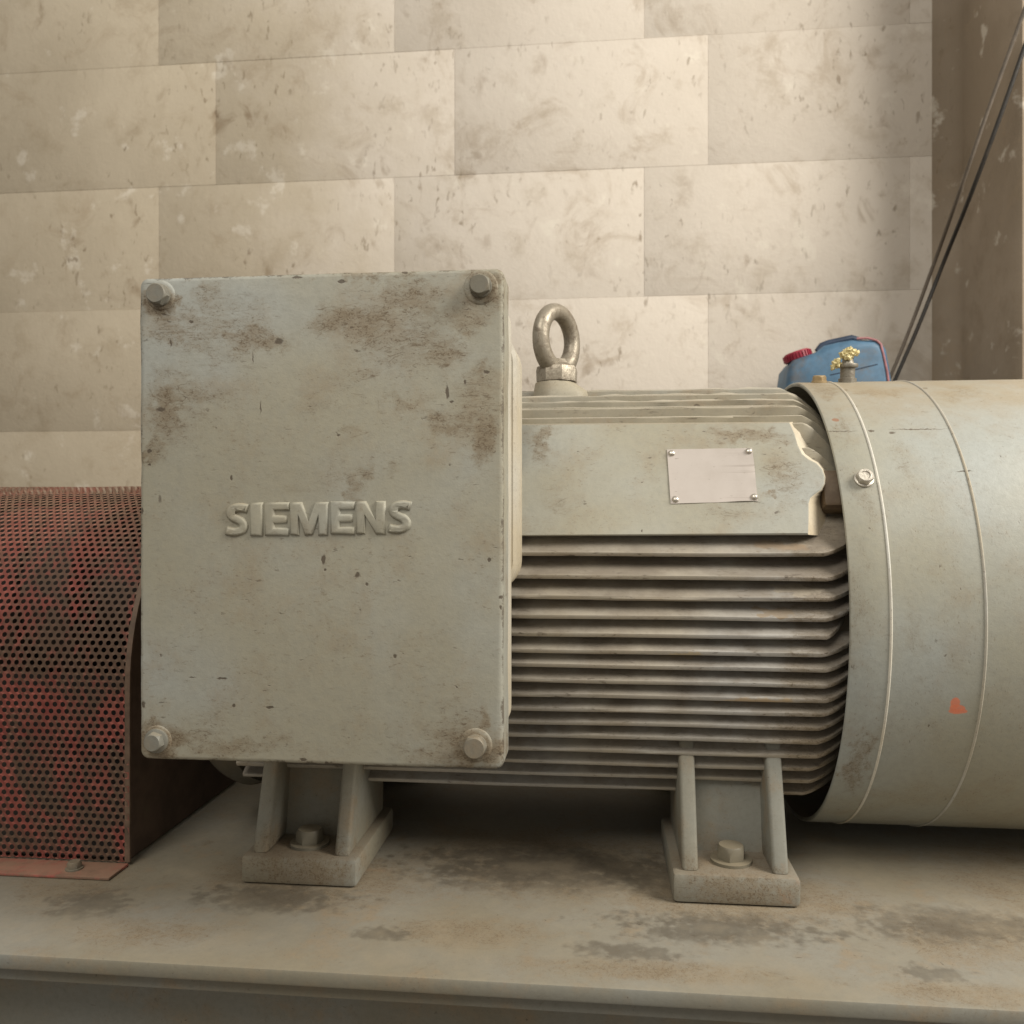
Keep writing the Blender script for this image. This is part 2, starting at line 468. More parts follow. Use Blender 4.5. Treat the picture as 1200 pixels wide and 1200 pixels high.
# ------------------------------------------------------------------ the motor
motor = thing('electric_motor', (0.0, AX_Y, SZ), 'large grey painted finned electric motor with big square terminal box', 'motor')
MB = WORLD[motor.name]
def loc(p): return Vector(p) - MB
RF, RI, RC = 0.2635, 0.229, 0.27
X0, X1, X2 = 0.2413, 0.2784, 0.3650
AXM = Matrix(((0, 0, 1, 0), (1, 0, 0, AX_Y), (0, 1, 0, AX_Z), (0, 0, 0, 1)))   # local z runs along +X
M_frame = paint('motor_frame_paint', (0.17, 0.155, 0.125), seed=21.0, dust=0.3, general=0.8, film=0.5, rough=0.65)  # grimy paint, darkened further to deepen the shade between the fins
S_foot = [(fx, AX_Y - 0.25 - AX_Y, 0.02, 0.10, 0.09, 0.05, 0.9) for fx in (-0.31, 0.135)]
M_foot = paint('foot_paint', (0.27, 0.262, 0.222), S_foot, seed=23.0, dust=0.45, general=0.95, film=0.9, rust=0.3, rough=0.65, dustcol=(0.21, 0.165, 0.115))
S_fin = [(0.215, -0.2, 0.25, 0.055, 9, 9, 0.75)]
Mk_fin = [(*loc(P(px_, py_, 0.875)), rx_, 0.2, 0.007, cc_, 0.75) for px_, py_, rx_, cc_ in ((885, 821, 0.055, (0.42, 0.30, 0.16)), (800, 765, 0.03, (0.46, 0.38, 0.24)), (910, 640, 0.05, (0.40, 0.27, 0.15)), (905, 716, 0.03, (0.34, 0.25, 0.15)), (930, 690, 0.035, (0.50, 0.44, 0.34)))]
M_fin = paint('fin_paint', (0.46, 0.44, 0.405), S_fin, marks=Mk_fin, nicklo=0.60, seed=31.0, dust=0.9, general=0.5, film=0.45, rust=0.10, streak=(0.35, 1, 1), rough=0.5, dustcol=(0.175, 0.150, 0.122), dustlo=0.25)
M_top = paint('top_fin_paint', (0.30, 0.285, 0.24), seed=37.0, dust=0.7, general=0.75, film=0.75, rust=0.25, streak=(0.3, 1, 1), nicklo=0.60, dustcol=(0.56, 0.51, 0.42), dustlo=0.3)

bm = bmesh.new()
lathe(bm, [(-0.42, RI), (0.30, RI), (0.30, 0.20), (0.50, 0.20)], AXM, 96)
mesh_obj('stator_frame', bm, M_frame, motor, 40)
bm = bmesh.new()
lathe(bm, [(-0.421, 0.245), (-0.44, 0.25), (-0.452, 0.245), (-0.47, 0.16), (-0.485, 0.10), (-0.50, 0.098), (-0.50, 0.045)], AXM, 64)
mesh_obj('end_shield', bm, M_frame, motor, 40)
bm = bmesh.new()
lathe(bm, [(-0.499, 0.038), (-0.66, 0.038), (-0.662, 0.036)], AXM, 32)
mesh_obj('shaft', bm, metal_mat('shaft_steel', (0.45, 0.43, 0.40), 0.4, 0.9), motor, 40)

def fin_bm(tip, u, length, t_tip, t_root, xa, xc, xe, seed, drop=0.92, jit=0.0005):
    """tip (y, z); u = unit vector from tip to root in the (y, z) plane"""
    n = Vector((-u[1], u[0]))
    bm = bmesh.new()
    xs = [xa + (xc - xa) * i / 34 for i in range(35)] + [xc + (xe - xc) * i / 8 for i in range(1, 9)]
    loops = []
    for x in xs:
        s = 0.0
        if x > xc:
            q = (x - xc) / (xe - xc)
            s = length * drop * (0.25 * q + 0.75 * q ** 1.6)
        j1 = jit * mnoise.noise(Vector((x * 40, seed, 0))) * 2
        j2 = jit * mnoise.noise(Vector((x * 55, seed, 9))) * 2
        j3 = 0.0012 * mnoise.noise(Vector((x * 6, seed, 4)))
        tt = t_tip / 2
        tr = tt + (t_root / 2 - tt) * (s / length)
        pts2 = [(length, -t_root / 2 - 0.002), (length * 0.9, -t_root / 2), (s + 0.0022, -tr + j1), (s + 0.0006, -tr * 0.72), (s + j2, 0.0), (s + 0.0006, tr * 0.72), (s + 0.0022, tr + j1), (length * 0.9, t_root / 2), (length, t_root / 2 + 0.002)]
        loops.append([Vector((x, tip[0] + u[0] * a + n[0] * (b + j3), tip[1] + u[1] * a + n[1] * (b + j3))) for a, b in pts2])
    loft(bm, loops)
    return bm
# side fins: lower edge of every tip as read at x = 780
XA, XCH, XEND = -0.405, 0.2195, 0.262
tips = [652.5, 680, 704, 727, 748, 767.5, 785.5, 803.5, 820.5, 837, 853, 869, 885, 900, 914, 927.5]
for i, py in enumerate(tips):
    p = PC(790, py - 2.2, RF)
    dr = R_(31 if i == 0 else 23 + 0.3 * i)
    u = Vector((math.cos(dr), math.sin(dr)))
    L = 0.044 + 0.0006 * i
    # reach the frame cylinder
    for q in range(40):
        e = Vector((p.y, p.z)) + u * L
        if math.hypot(e.x - AX_Y, e.y - AX_Z) < RI - 0.004: break
        L += 0.002
    xe = XEND if i != 4 else 0.245
    bm = fin_bm((p.y, p.z), u, L, 0.0060, 0.0090, XA, XCH + random.uniform(-0.003, 0.003), xe, i * 3.3, drop=0.034 / L)
    mesh_obj('cooling_fin', bm, M_fin, motor, 35)
# upright fins on the crown of the frame
for i, py in enumerate((488.5, 478.0, 469.5, 462.5, 456.5)):
    p = PC(760, py, RF)
    u = Vector((0.10, -1)).normalized()
    L = 0.03
    for q in range(40):
        e = Vector((p.y, p.z)) + u * L
        if math.hypot(e.x - AX_Y, e.y - AX_Z) < RI - 0.004: break
        L += 0.002
    bm = fin_bm((p.y, p.z), u, L, 0.005, 0.008, XA, XCH + 0.002, XEND, 60 + i * 2.1, drop=min(0.9, 0.033 / L), jit=0.0014)
    mesh_obj('cooling_fin', bm, M_top, motor, 35)
for k in range(7):
    a = R_(97 - 9.2 * k + 0)
    y = AX_Y - RF * math.cos(a) ; z = AX_Z + RF * math.sin(a)
    bm = fin_bm((y, z), Vector((0, -1)), 0.034 + 0.006 * max(0, k - 2), 0.005, 0.008, XA, XCH, XEND, 90 + k, drop=0.8, jit=0.0008)
    mesh_obj('cooling_fin', bm, M_top, motor, 35)

# pad that carries the nameplate
pb, pt = PC(790, 628, RF + 0.004), None
PBY, PBZ = 0.866, P(790, 628, 0.866).z
PTY = 0.925
PTZ = P(790, 498, 0.925).z
pu = Vector((0, PTY - PBY, PTZ - PBZ)).normalized()     # up the pad
pn = Vector((0, -pu.z, pu.y))                            # out of the pad
porg = Vector((0, PBY, PBZ))
def on_pad(px, py, lift=0.0):
    d = ray(px, py); o = Vector((0, 0, ZC))
    t = (porg + pn * lift - o).dot(pn) / d.dot(pn)
    return o + d * t
out_px = [(560, 499), (925, 495), (931, 508), (935, 522), (940, 532), (948, 538.5), (957, 543), (963.5, 550), (966.5, 559), (966, 567), (962, 574), (955, 579), (949.5, 583.5), (947.5, 590), (947.5, 610), (947, 626.5), (560, 628)]
outer = [on_pad(a, b) for a, b in out_px]
cen = sum(outer, Vector()) / len(outer)
bev = [p + (cen - p).normalized() * 0.0015 + pn * 0.001 for p in outer]
base_px = [(555, 497), (930, 494), (942, 506), (950, 520), (956, 532), (963, 538), (968, 543), (972, 550), (974, 559), (974, 567), (974, 574), (974, 580), (974, 586), (974.5, 596), (975, 612), (975, 629), (555, 631)]
base = [on_pad(a, b, -0.046) for a, b in base_px]
bm = bmesh.new()
loft(bm, [base, outer, bev])
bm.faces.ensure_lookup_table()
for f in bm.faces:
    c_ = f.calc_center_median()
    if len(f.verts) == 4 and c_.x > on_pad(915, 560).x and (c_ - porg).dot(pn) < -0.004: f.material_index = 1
S_pad = [(*loc(on_pad(880, 512)), 0.07, 9, 0.014, 0.9), (*loc(on_pad(925, 560)), 0.035, 9, 0.04, 0.55), (*loc(on_pad(640, 520)), 0.018, 9, 0.04, 0.7),
         (*loc(on_pad(650, 590)), 0.03, 9, 0.03, 0.4), (*loc(on_pad(905, 578)), 0.010, 9, 0.008, 0.9), (*loc(on_pad(850, 600)), 0.05, 9, 0.02, 0.35)]
M_pad = paint('pad_paint', (0.375, 0.378, 0.342), S_pad, seed=41.0, dust=0.4, general=0.25, film=0.45, rust=0.12, streak=(0.45, 1, 1), spots=[(*loc(on_pad(752, 622)), 0.0016, 9, 0.0016, 1.0)])
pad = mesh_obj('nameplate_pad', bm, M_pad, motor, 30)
pad.data.materials.append(paint('pad_end_lit_cream', (0.66, 0.59, 0.47), seed=43.0, dust=0.2, general=0.5, film=0.4, rust=0.1))  # cream end faces: direct light painted into the colour
# lug of the end shield seen in the gap
bm = bmesh.new()
q = PC(985, 580, 0.236)
add_box(bm, 0.228, 0.30, -0.022, 0.03, -0.02, 0.02, 0.004, 2, Matrix.Translation((0, q.y, q.z)) @ Matrix.Rotation(R_(-20), 4, 'X'))
mesh_obj('lug', bm, paint('lug_paint', (0.13, 0.095, 0.065), seed=5.0, dust=0.3, general=0.7, film=0.8, rust=0.5), motor, 40)

# nameplate
np_px = [(781.5, 527), (881.5, 525), (888, 587), (786, 590.5)]
c4 = [on_pad(a, b, 0.0014) for a, b in np_px]
bm = bmesh.new()
GX, GZ = 14, 9
grid = {}
for lay in (0, 1):
    for i in range(GX + 1):
        for k in range(GZ + 1):
            a, b = i / GX, k / GZ
            p = (c4[0] * (1 - a) + c4[1] * a) * (1 - b) + (c4[3] * (1 - a) + c4[2] * a) * b
            lift = 0.0011 * (mnoise.noise(Vector((a * 3, b * 2, 5))) + 0.6 * (abs(a - 0.5) * 2) ** 3 * (abs(b - 0.5) < 0.4) * 0.4) + 0.0004
            if i == GX and 2 < k < 6: lift += 0.0009
            grid[lay, i, k] = bm.verts.new(p + pn * (lift if lay else lift - 0.0009))
for i in range(GX):
    for k in range(GZ):
        bm.faces.new([grid[1, i, k], grid[1, i + 1, k], grid[1, i + 1, k + 1], grid[1, i, k + 1]])
        bm.faces.new([grid[0, i, k], grid[0, i, k + 1], grid[0, i + 1, k + 1], grid[0, i + 1, k]])
rim = [(i, 0) for i in range(GX)] + [(GX, k) for k in range(GZ)] + [(i, GZ) for i in range(GX, 0, -1)] + [(0, k) for k in range(GZ, 0, -1)]
for (a, b), (c, d) in zip(rim, rim[1:] + rim[:1]):
    bm.faces.new([grid[1, a, b], grid[0, a, b], grid[0, c, d], grid[1, c, d]])
s = NT('nameplate_metal')
c = s.coord()
lines = s.noise(c, 90.0, 3, 0.5, stretch=(0.05, 2.0, 4.0))
sm = s.noise(c, 30.0, 5, 0.6)
right = s.ramp(s.n('SeparateXYZ', {0: c}).outputs[0], loc(on_pad(838, 560)).x, loc(on_pad(870, 560)).x)
col = s.mix(s.ramp(sm, 0.4, 0.75, 0, 0.5), (0.50, 0.455, 0.42), (0.42, 0.375, 0.335))
col = s.mix(s.math('MULTIPLY', s.ramp(lines, 0.56, 0.66, 0, 0.30), right), col, (0.22, 0.18, 0.15))
col = s.mix(s.ramp(s.noise(c, 240, 3, 0.5, stretch=(0.5, 1, 1.5)), 0.68, 0.74, 0, 0.5), col, (0.2, 0.17, 0.14))
nameplate_mat = s.out(col, 0.42, s.math('ADD', sm, s.math('MULTIPLY', lines, 0.2)), 0.25, 0.0008, 0.35)
npl = mesh_obj('nameplate', bm, nameplate_mat, motor, 40)
tag(npl, 'blank worn pale metal nameplate held by four rivets')
M_rivet = metal_mat('rivet_steel', (0.62, 0.58, 0.52), 0.3, 0.85, 0.35)
for a, b in ((787, 531.5), (877.5, 529), (791.5, 585.5), (884, 582.5)):
    bm = bmesh.new()
    lathe(bm, [(-0.002, 0.0036), (0.0008, 0.0036), (0.0022, 0.0028), (0.0029, 0.0012)], frame(on_pad(a, b, 0.0018), pn), 16)
    mesh_obj('rivet', bm, M_rivet, npl, 60)

# fan cowl
def bead(x, r=RC, w=0.0012, h=0.0006):
    return [(x - w * 1.15, r)] + [(x - w * math.cos(math.pi * k / 6), r + 0.0003 + h * math.sin(math.pi * k / 6)) for k in range(7)] + [(x + w * 1.15, r)]
prof = [(X0, RC - 0.0045), (X0 - 0.0008, RC - 0.002), (X0, RC - 0.0004), (X0 + 0.001, RC)] + bead(X1) + [(0.32, RC)] + bead(X2) + [(0.60, RC), (0.625, RC - 0.01), (0.635, RC - 0.04), (0.635, 0.10), (0.63, 0.10), (0.62, RC - 0.02), (0.60, RC - 0.0045)]
bm = bmesh.new()
lathe(bm, prof, AXM, 160, closed=True)
def cw(px, py): return loc(PC(px, py, RC))
S_cowl = [(*cw(965, 455), 0.02, 0.2, 0.03, 0.75), (*cw(1000, 700), 0.022, 0.2, 0.10, 0.32), (*cw(1005, 890), 0.022, 0.2, 0.07, 0.75), (*cw(1030, 460), 0.05, 0.2, 0.012, 0.7),
          (*cw(985, 500), 0.016, 0.1, 0.03, 0.55), (*cw(1060, 540), 0.02, 0.1, 0.05, 0.35), (*cw(1075, 740), 0.012, 0.1, 0.06, 0.3), (*cw(1010, 590), 0.02, 0.1, 0.03, 0.4), (*cw(1120, 460), 0.04, 0.2, 0.02, 0.5)]
marks = []
oc = cw(1121, 830)
for mx_, my_, ma_, mb_ in ((1119.5, 824, 0.0058, 0.0085), (1121.5, 830, 0.0095, 0.0062), (1122, 833.5, 0.0125, 0.0042)):
    marks.append((*cw(mx_, my_), ma_, 0.1, mb_, (0.66, 0.20, 0.11), 0.85))
marks.append((*cw(979, 492), 0.0060, 0.1, 0.0030, (0.30, 0.11, 0.05), 0.75))
sp = [(*cw(1021, 505), 0.005, 0.1, 0.0018, 0.9), (*cw(985, 505.5), 0.026, 0.1, 0.0009, 0.7), (*cw(1075, 503), 0.045, 0.1, 0.0010, 0.8), (*cw(1045, 507), 0.006, 0.1, 0.0022, 0.7), (*cw(1084, 455), 0.004, 0.1, 0.0016, 1.0), (*cw(1130, 552), 0.012, 0.1, 0.0012, 0.8), (*cw(990, 457), 0.006, 0.1, 0.002, 0.9)]
M_cowl = paint('cowl_paint', (0.372, 0.382, 0.352), S_cowl, sp, seed=51.0, dust=0.75, general=0.45, film=0.42, marks=marks, streak=(1, 1, 0.5), rough=0.45)
cowl = mesh_obj('fan_cowl', bm, M_cowl, motor, 30)
M_bead = paint('bead_paint', (0.70, 0.67, 0.60), seed=52.0, dust=0.3, general=0.3, film=0.25)
M_bead2 = paint('second_bead_paint', (0.50, 0.48, 0.43), seed=53.0, dust=0.3, general=0.6, film=0.5)
for x, r1, bm_ in ((X1, RC, M_bead), (X2, RC, M_bead2)):   # pale crest of each bead
    bm = bmesh.new()
    lathe(bm, [(x - 0.0013, r1 + 0.0003), (x - 0.0008, r1 + 0.0011), (x + 0.0004, r1 + 0.0013), (x + 0.0015, r1 + 0.0003), (x, r1 - 0.001)], AXM, 160, closed=True)
    mesh_obj('bead', bm, bm_, cowl, 50)
def cowl_normal(p): return Vector((0, p.y - AX_Y, p.z - AX_Z)).normalized()
p = PC(1012, 562, RC)
M_zinc = metal_mat('zinc_bolt', (0.62, 0.58, 0.51), 0.36, 0.6, 0.45)
tag(mesh_obj('bolt', hexbolt_bm(p, cowl_normal(p), 0.0150, 0.007, 0.25, 0.0095, 0.002, True), M_zinc, cowl, 40), 'bright zinc hex bolt with washer on the cowl rim')
def cowl_top(px, back):   # a point on the crown of the cowl
    a = R_(back)
    y = AX_Y - RC * math.sin(a); z = AX_Z + RC * math.cos(a)
    d = ray(px, 440); x = d.x / d.y * y
    return Vector((x, y, z))
p = cowl_top(960, 11)
M_rusty = paint('rusty_bolt', (0.42, 0.32, 0.19), seed=9.0, dust=0.6, general=0.4, film=0.6, rust=0.3)
tag(mesh_obj('bolt', hexbolt_bm(p, cowl_normal(p), 0.014, 0.0065, 0.1, 0.009, 0.002), M_rusty, cowl, 40), 'tan rusty hex bolt on the crown of the cowl rim')
# grease nipple with yellow grease on it
p = cowl_top(993, 11)
Mx = frame(p, (0, -0.06, 1))
M_nip = metal_mat('nipple_steel', (0.26, 0.24, 0.20), 0.45, 0.6, 0.6)
bm = bmesh.new()
lathe(bm, [(-0.003, 0.0105), (0.004, 0.0105), (0.005, 0.0085), (0.017, 0.0085), (0.0175, 0.0118), (0.0195, 0.0122), (0.0215, 0.0118), (0.022, 0.0075), (0.027, 0.006), (0.029, 0.0075), (0.0305, 0.006)], Mx, 20)
nip = mesh_obj('grease_nipple', bm, M_nip, cowl, 40)
bm = bmesh.new()
rng = random.Random(3)
for cx, cy, cz, rr in ((0.000, -0.003, 0.034, 0.0062), (0.004, -0.004, 0.0335, 0.0050), (-0.005, -0.003, 0.033, 0.0050), (0.009, -0.003, 0.0355, 0.0034), (0.001, -0.002, 0.0385, 0.0036), (-0.0145, -0.004, 0.0215, 0.0050), (-0.0175, -0.004, 0.0185, 0.0034), (-0.002, -0.007, 0.030, 0.0040), (-0.013, -0.005, 0.0255, 0.0034)):
    m = bmesh.new()
    bmesh.ops.create_icosphere(m, subdivisions=3, radius=rr)
    for v in m.verts:
        v.co *= 1 + 0.95 * mnoise.noise(v.co * 420 + Vector((cx, cy, cz)) * 900)
        v.co = Mx @ (v.co + Vector((cx, cy, cz)))
    merge(bm, m)
mesh_obj('grease', bm, plain('yellow_grease', (0.80, 0.69, 0.36), 0.45, 0.4, 300, 0.35), nip, 50)

# eye bolt on a boss
M_eye = metal_mat('eye_bolt_paint', (0.36, 0.32, 0.255), 0.36, 0.45, 0.75, (0.12, 0.085, 0.055), 130)
EY = 1.075
ec = P(652.5, 399, EY)
ezb = P(653, 449, EY).z
boss_c = Vector((ec.x, EY, 0))
bm = bmesh.new()
zb = ezb
lp = []
for z, rx in ((AX_Z + 0.20, 0.031), (zb - 0.017, 0.0295), (zb - 0.012, 0.0275), (zb - 0.001, 0.0255), (zb, 0.0245)):
    lp.append([Vector((ec.x - 0.002 + rx * math.cos(2 * math.pi * k / 28) + (0.014 if z < zb - 0.003 and math.cos(2 * math.pi * k / 28) > 0.3 else 0), EY + rx * math.sin(2 * math.pi * k / 28), z)) for k in range(28)])
loft(bm, lp)
mesh_obj('lifting_boss', bm, paint('boss_paint', (0.38, 0.345, 0.27), seed=61.0, dust=0.5, general=0.8, film=0.8, rust=0.8), motor, 50)
bm = bmesh.new()
rr, tr = 0.0335, 0.0105
dv = Vector((math.sin(R_(33)), math.cos(R_(33)), 0))
n = 48
loops = []
for k in range(n):
    a = 2 * math.pi * k / n
    rad = dv * math.cos(a) + Vector((0, 0, 1)) * math.sin(a) * 1.07
    side = Vector((dv.y, -dv.x, 0))
    t_ = tr * (1 + 0.10 * max(0, -math.sin(a)))
    loops.append([ec + rad * rr + (rad.normalized() * math.cos(2 * math.pi * j / 16) + side * math.sin(2 * math.pi * j / 16)) * t_ for j in range(16)])
loft(bm, loops + [loops[0]], False, False)
bmesh.ops.remove_doubles(bm, verts=bm.verts, dist=1e-6)
eye = mesh_obj('eye_bolt', bm, M_eye, motor, 60)
bm = bmesh.new()
lathe(bm, [(-0.0195 + 0.002, 0.0262), (-0.004, 0.0268), (0.001, 0.0255), (0.006, 0.015), (0.011, 0.012)], Matrix.Translation((ec.x, EY, zb + 0.0185)), 8, R_(17))
mesh_obj('collar', bm, M_eye, eye, 30)

# terminal box
BY = 0.722
fl, fr_ = P(163.5, 600, BY).x, P(590.0, 600, BY).x
bt, bb = P(590, 313.5, BY).z, P(590, 902.5, BY).z
bcx, bcz = (fl + fr_) / 2, (bt + bb) / 2
hx, hz = (fr_ - fl) / 2, (bt - bb) / 2
def on_box(px, py, lift=0.0):
    q = P(px, py, BY); q.y -= lift; return q
def bx(px, py): return loc(on_box(px, py))
k1 = BY / FPX
def stain(px, py, rx, ry, s): return (*bx(px, py), rx * k1, 9.0, ry * k1, s)
S_box = [stain(250, 385, 130, 90, 0.42), stain(470, 380, 150, 90, 0.5), stain(560, 480, 60, 110, 0.5), stain(200, 480, 80, 90, 0.5), stain(370, 560, 120, 60, 0.25), stain(230, 860, 90, 50, 0.45), stain(540, 860, 70, 60, 0.5), stain(400, 470, 110, 50, 0.3), stain(300, 398, 70, 26, 0.85), stain(240, 410, 60, 26, 0.45), stain(420, 375, 110, 34, 0.75), stain(480, 350, 75, 34, 0.95), stain(505, 405, 70, 26, 0.7), stain(545, 370, 45, 30, 0.8),
         stain(565, 510, 28, 60, 0.95), stain(530, 495, 36, 30, 0.7), stain(572, 440, 18, 40, 0.55), stain(192, 480, 42, 60, 1.0), stain(235, 465, 45, 22, 0.6), stain(180, 520, 26, 36, 0.8),
         stain(190, 380, 38, 38, 0.7), stain(235, 345, 40, 22, 0.45), stain(566, 345, 38, 36, 0.85), stain(184, 868, 28, 28, 0.8), stain(556, 870, 36, 36, 0.85), stain(570, 838, 18, 28, 0.7),
         stain(262, 876, 110, 22, 0.6), stain(420, 575, 20, 46, 0.55), stain(430, 440, 60, 18, 0.5), stain(475, 470, 40, 12, 0.5), stain(380, 690, 9, 90, 0.35), stain(412, 510, 30, 16, 0.5), stain(460, 545, 24, 20, 0.4),
         stain(510, 885, 90, 18, 0.5), stain(330, 740, 14, 120, 0.22), stain(250, 320, 60, 8, 0.8), stain(440, 322, 90, 9, 0.7), stain(578, 880, 14, 30, 0.6)]
for _x, _y, _r in ((188.5, 346.5, 19), (563.5, 336, 22), (184.5, 867.5, 21), (557.5, 873.5, 23)):
    S_box.append(stain(_x - 1, _y + 3, _r * 1.9, _r * 1.8, 1.3))  # grime round the bolt, set down-left to take in its shadow
def spot(px, py, rx, ry, s=1.0): return (*bx(px, py), rx * k1, 9.0, ry * k1, s)
D_box = [spot(419, 674, 5, 5), spot(430, 685, 3, 3, .7), spot(379, 656, 4, 9), spot(381, 668, 3, 3), spot(327, 400, 9, 5, .9), spot(524, 460, 3, 12), spot(529, 471, 4, 2.5), spot(573, 656, 4, 4), spot(271, 560, 3, 5), spot(175, 545, 3, 2),
         spot(463, 769, 4, 4, .7), spot(305, 478, 1.6, 14, .6), spot(296, 420, 1.5, 12, .7), spot(200, 402, 2, 9, .7), spot(188, 480, 10, 5, .7), spot(175, 529, 5, 4), spot(260, 795, 11, 2, .8), spot(225, 794, 7, 1.5, .7), spot(274, 827, 4, 3), spot(316, 829, 9, 2.5, .8), spot(166, 599, 3.5, 6),
         spot(383, 895, 5, 4), spot(355, 890, 7, 2.5), spot(168, 826, 4, 7, .8), spot(587, 700, 4, 3), spot(587, 712, 3, 4), spot(586, 884, 3, 3), spot(400, 330, 8, 3), spot(348, 325, 10, 2.5), spot(474, 319, 6, 3), spot(224, 377, 4, 3), spot(187, 585, 4, 9, .5), spot(397, 510, 4, 3, .7), spot(545, 448, 3, 5, .8), spot(570, 436, 6, 4, .8)]
for _x, _y, _r in ((188.5, 346.5, 15.5), (563.5, 336, 16), (184.5, 867.5, 18), (557.5, 873.5, 19)):
    D_box.append(spot(_x - 1.5, _y + 3, _r, _r, 0.8))  # dark ring set down-left: bolt shadow painted along with the grime
M_cover = paint('cover_paint', PAINT, S_box, D_box, seed=71.0, dust=0.35, general=0.22, film=0.50, streak=(0.42, 1, 1), rough=0.5, edge=(loc((bcx, 0, bcz)).x, loc((bcx, 0, bcz)).z, hx, hz, loc((0, BY, 0)).y))
bm = bmesh.new()
NX, NZ = 40, 52
rc = 0.0075
def rrect_front(dx, y):
    pts = rounded_rect(bcx - hx + dx, bcx + hx - dx, bcz - hz + dx, bcz + hz - dx, max(rc - dx * 0.6, 0.002), 5)
    return [Vector((x, y, z)) for x, z in pts]
loops = [rrect_front(0.004, BY + 0.040), rrect_front(0.0005, BY + 0.040), rrect_front(0.0, BY + 0.039), rrect_front(0.0, BY + 0.004), rrect_front(0.0004, BY + 0.0018), rrect_front(0.0018, BY + 0.0004), rrect_front(0.004, BY)]
# subdivide each loop along the straight sides so that the edge can be uneven
def refine(L, n=14):
    out = []
    for i, p in enumerate(L):
        q = L[(i + 1) % len(L)]
        out.append(p)
        if (q - p).length > 0.05:
            for k in range(1, n): out.append(p.lerp(q, k / n))
    return out
loops = [refine(L, 26) for L in loops]
for li, L in enumerate(loops):
    for p in L:
        f = mnoise.noise(Vector((p.x * 22, 3.7, p.z * 22))) + 0.6 * mnoise.noise(Vector((p.x * 70, 9, p.z * 70)))
        d = Vector((p.x - bcx, 0, p.z - bcz))
        nn = Vector((math.copysign(1, d.x) if abs(d.x) > hx * 0.97 else 0, 0, math.copysign(1, d.z) if abs(d.z) > hz * 0.97 else 0))
        p += nn * f * 0.0007
loft(bm, loops)
for _x, _y, _r in ((188.5, 346.5, 0.0115), (563.5, 337, 0.0130), (184.5, 867.5, 0.0115), (557.5, 873, 0.0125)):
    lathe(bm, [(-0.002, _r + 0.003), (0.0001, _r + 0.0018), (0.0006, _r + 0.0006), (0.0009, _r - 0.0006), (0.00095, 0.004)], frame(on_box(_x, _y), (0, -1, 0)), 36)
cover = mesh_obj('terminal_box_cover', bm, M_cover, motor, 40)

M_body = paint('terminal_box_paint', (0.56, 0.52, 0.44), seed=75.0, dust=0.4, general=0.2, film=0.3, rough=0.5)  # paler than the cover: light on the right side put into the colour
bm = bmesh.new()
L1 = [[Vector((x, y, z)) for x, z in rounded_rect(bcx - hx + 0.012 + o, bcx + hx - 0.0006 - o, bcz - hz + 0.021 + o, bcz + hz - 0.018 - o, 0.016, 6)] for y, o in ((BY + 0.039, 0.002), (BY + 0.043, 0.0), (BY + 0.072, 0), (BY + 0.076, 0.003), (BY + 0.12, 0.006))]
loft(bm, L1)
mesh_obj('terminal_box_body', bm, M_body, motor, 30)
nz1, nz0 = P(605, 384, 0.80).z, P(605, 698, 0.80).z
bm = bmesh.new()
L2 = [[Vector((x, y, z)) for x, z in rounded_rect(-0.34 + o, -0.0772 - o, nz0 + o, nz1 - o, 0.030, 8)] for y, o in ((BY + 0.077, 0.003), (BY + 0.080, 0), (BY + 0.103, 0.0), (BY + 0.105, 0.0016), (BY + 0.109, 0.0016), (BY + 0.111, 0.0), (BY + 0.138, 0.0), (BY + 0.175, 0.004))]
loft(bm, L2)
mesh_obj('terminal_box_neck', bm, M_body, motor, 30)

# raised lettering SIEMENS
def S_outline():
    k = [(.655, .845), (.50, .882), (.345, .878), (.200, .815), (.150, .70), (.215, .595), (.35, .515), (.485, .43), (.548, .305), (.50, .185), (.355, .122), (.20, .118), (.045, .155)]
    c = []
    n = len(k)
    for i in range(n - 1):
        p0, p1, p2, p3 = (Vector(k[max(0, min(n - 1, j))]) for j in (i - 1, i, i + 1, i + 2))
        for q in range(3):
            t = q / 3
            c.append(0.5 * ((2 * p1) + (p2 - p0) * t + (2 * p0 - 5 * p1 + 4 * p2 - p3) * t * t + (3 * p1 - p0 - 3 * p2 + p3) * t ** 3))
    c.append(Vector(k[-1]))
    left, right = [], []
    for i, p in enumerate(c):
        t = (c[min(i + 1, len(c) - 1)] - c[max(i - 1, 0)]).normalized()
        nrm = Vector((-t.y, t.x))
        left.append(tuple(p + nrm * 0.118)); right.append(tuple(p - nrm * 0.118))
    return left + right[::-1], 0.70
def offset_poly(pts, d):
    """move a closed outline inwards by d"""
    n = len(pts)
    area_ = sum(pts[i].x * pts[(i + 1) % n].y - pts[(i + 1) % n].x * pts[i].y for i in range(n))
    sg = 1 if area_ > 0 else -1
    out = []
    for i in range(n):
        e0 = (pts[i] - pts[i - 1]).normalized(); e1 = (pts[(i + 1) % n] - pts[i]).normalized()
        n0 = Vector((-e0.y, e0.x)) * sg; n1 = Vector((-e1.y, e1.x)) * sg
        m = n0 + n1
        m = m / max(0.5, m.dot(n0))
        out.append(pts[i] + m * d)
    return out
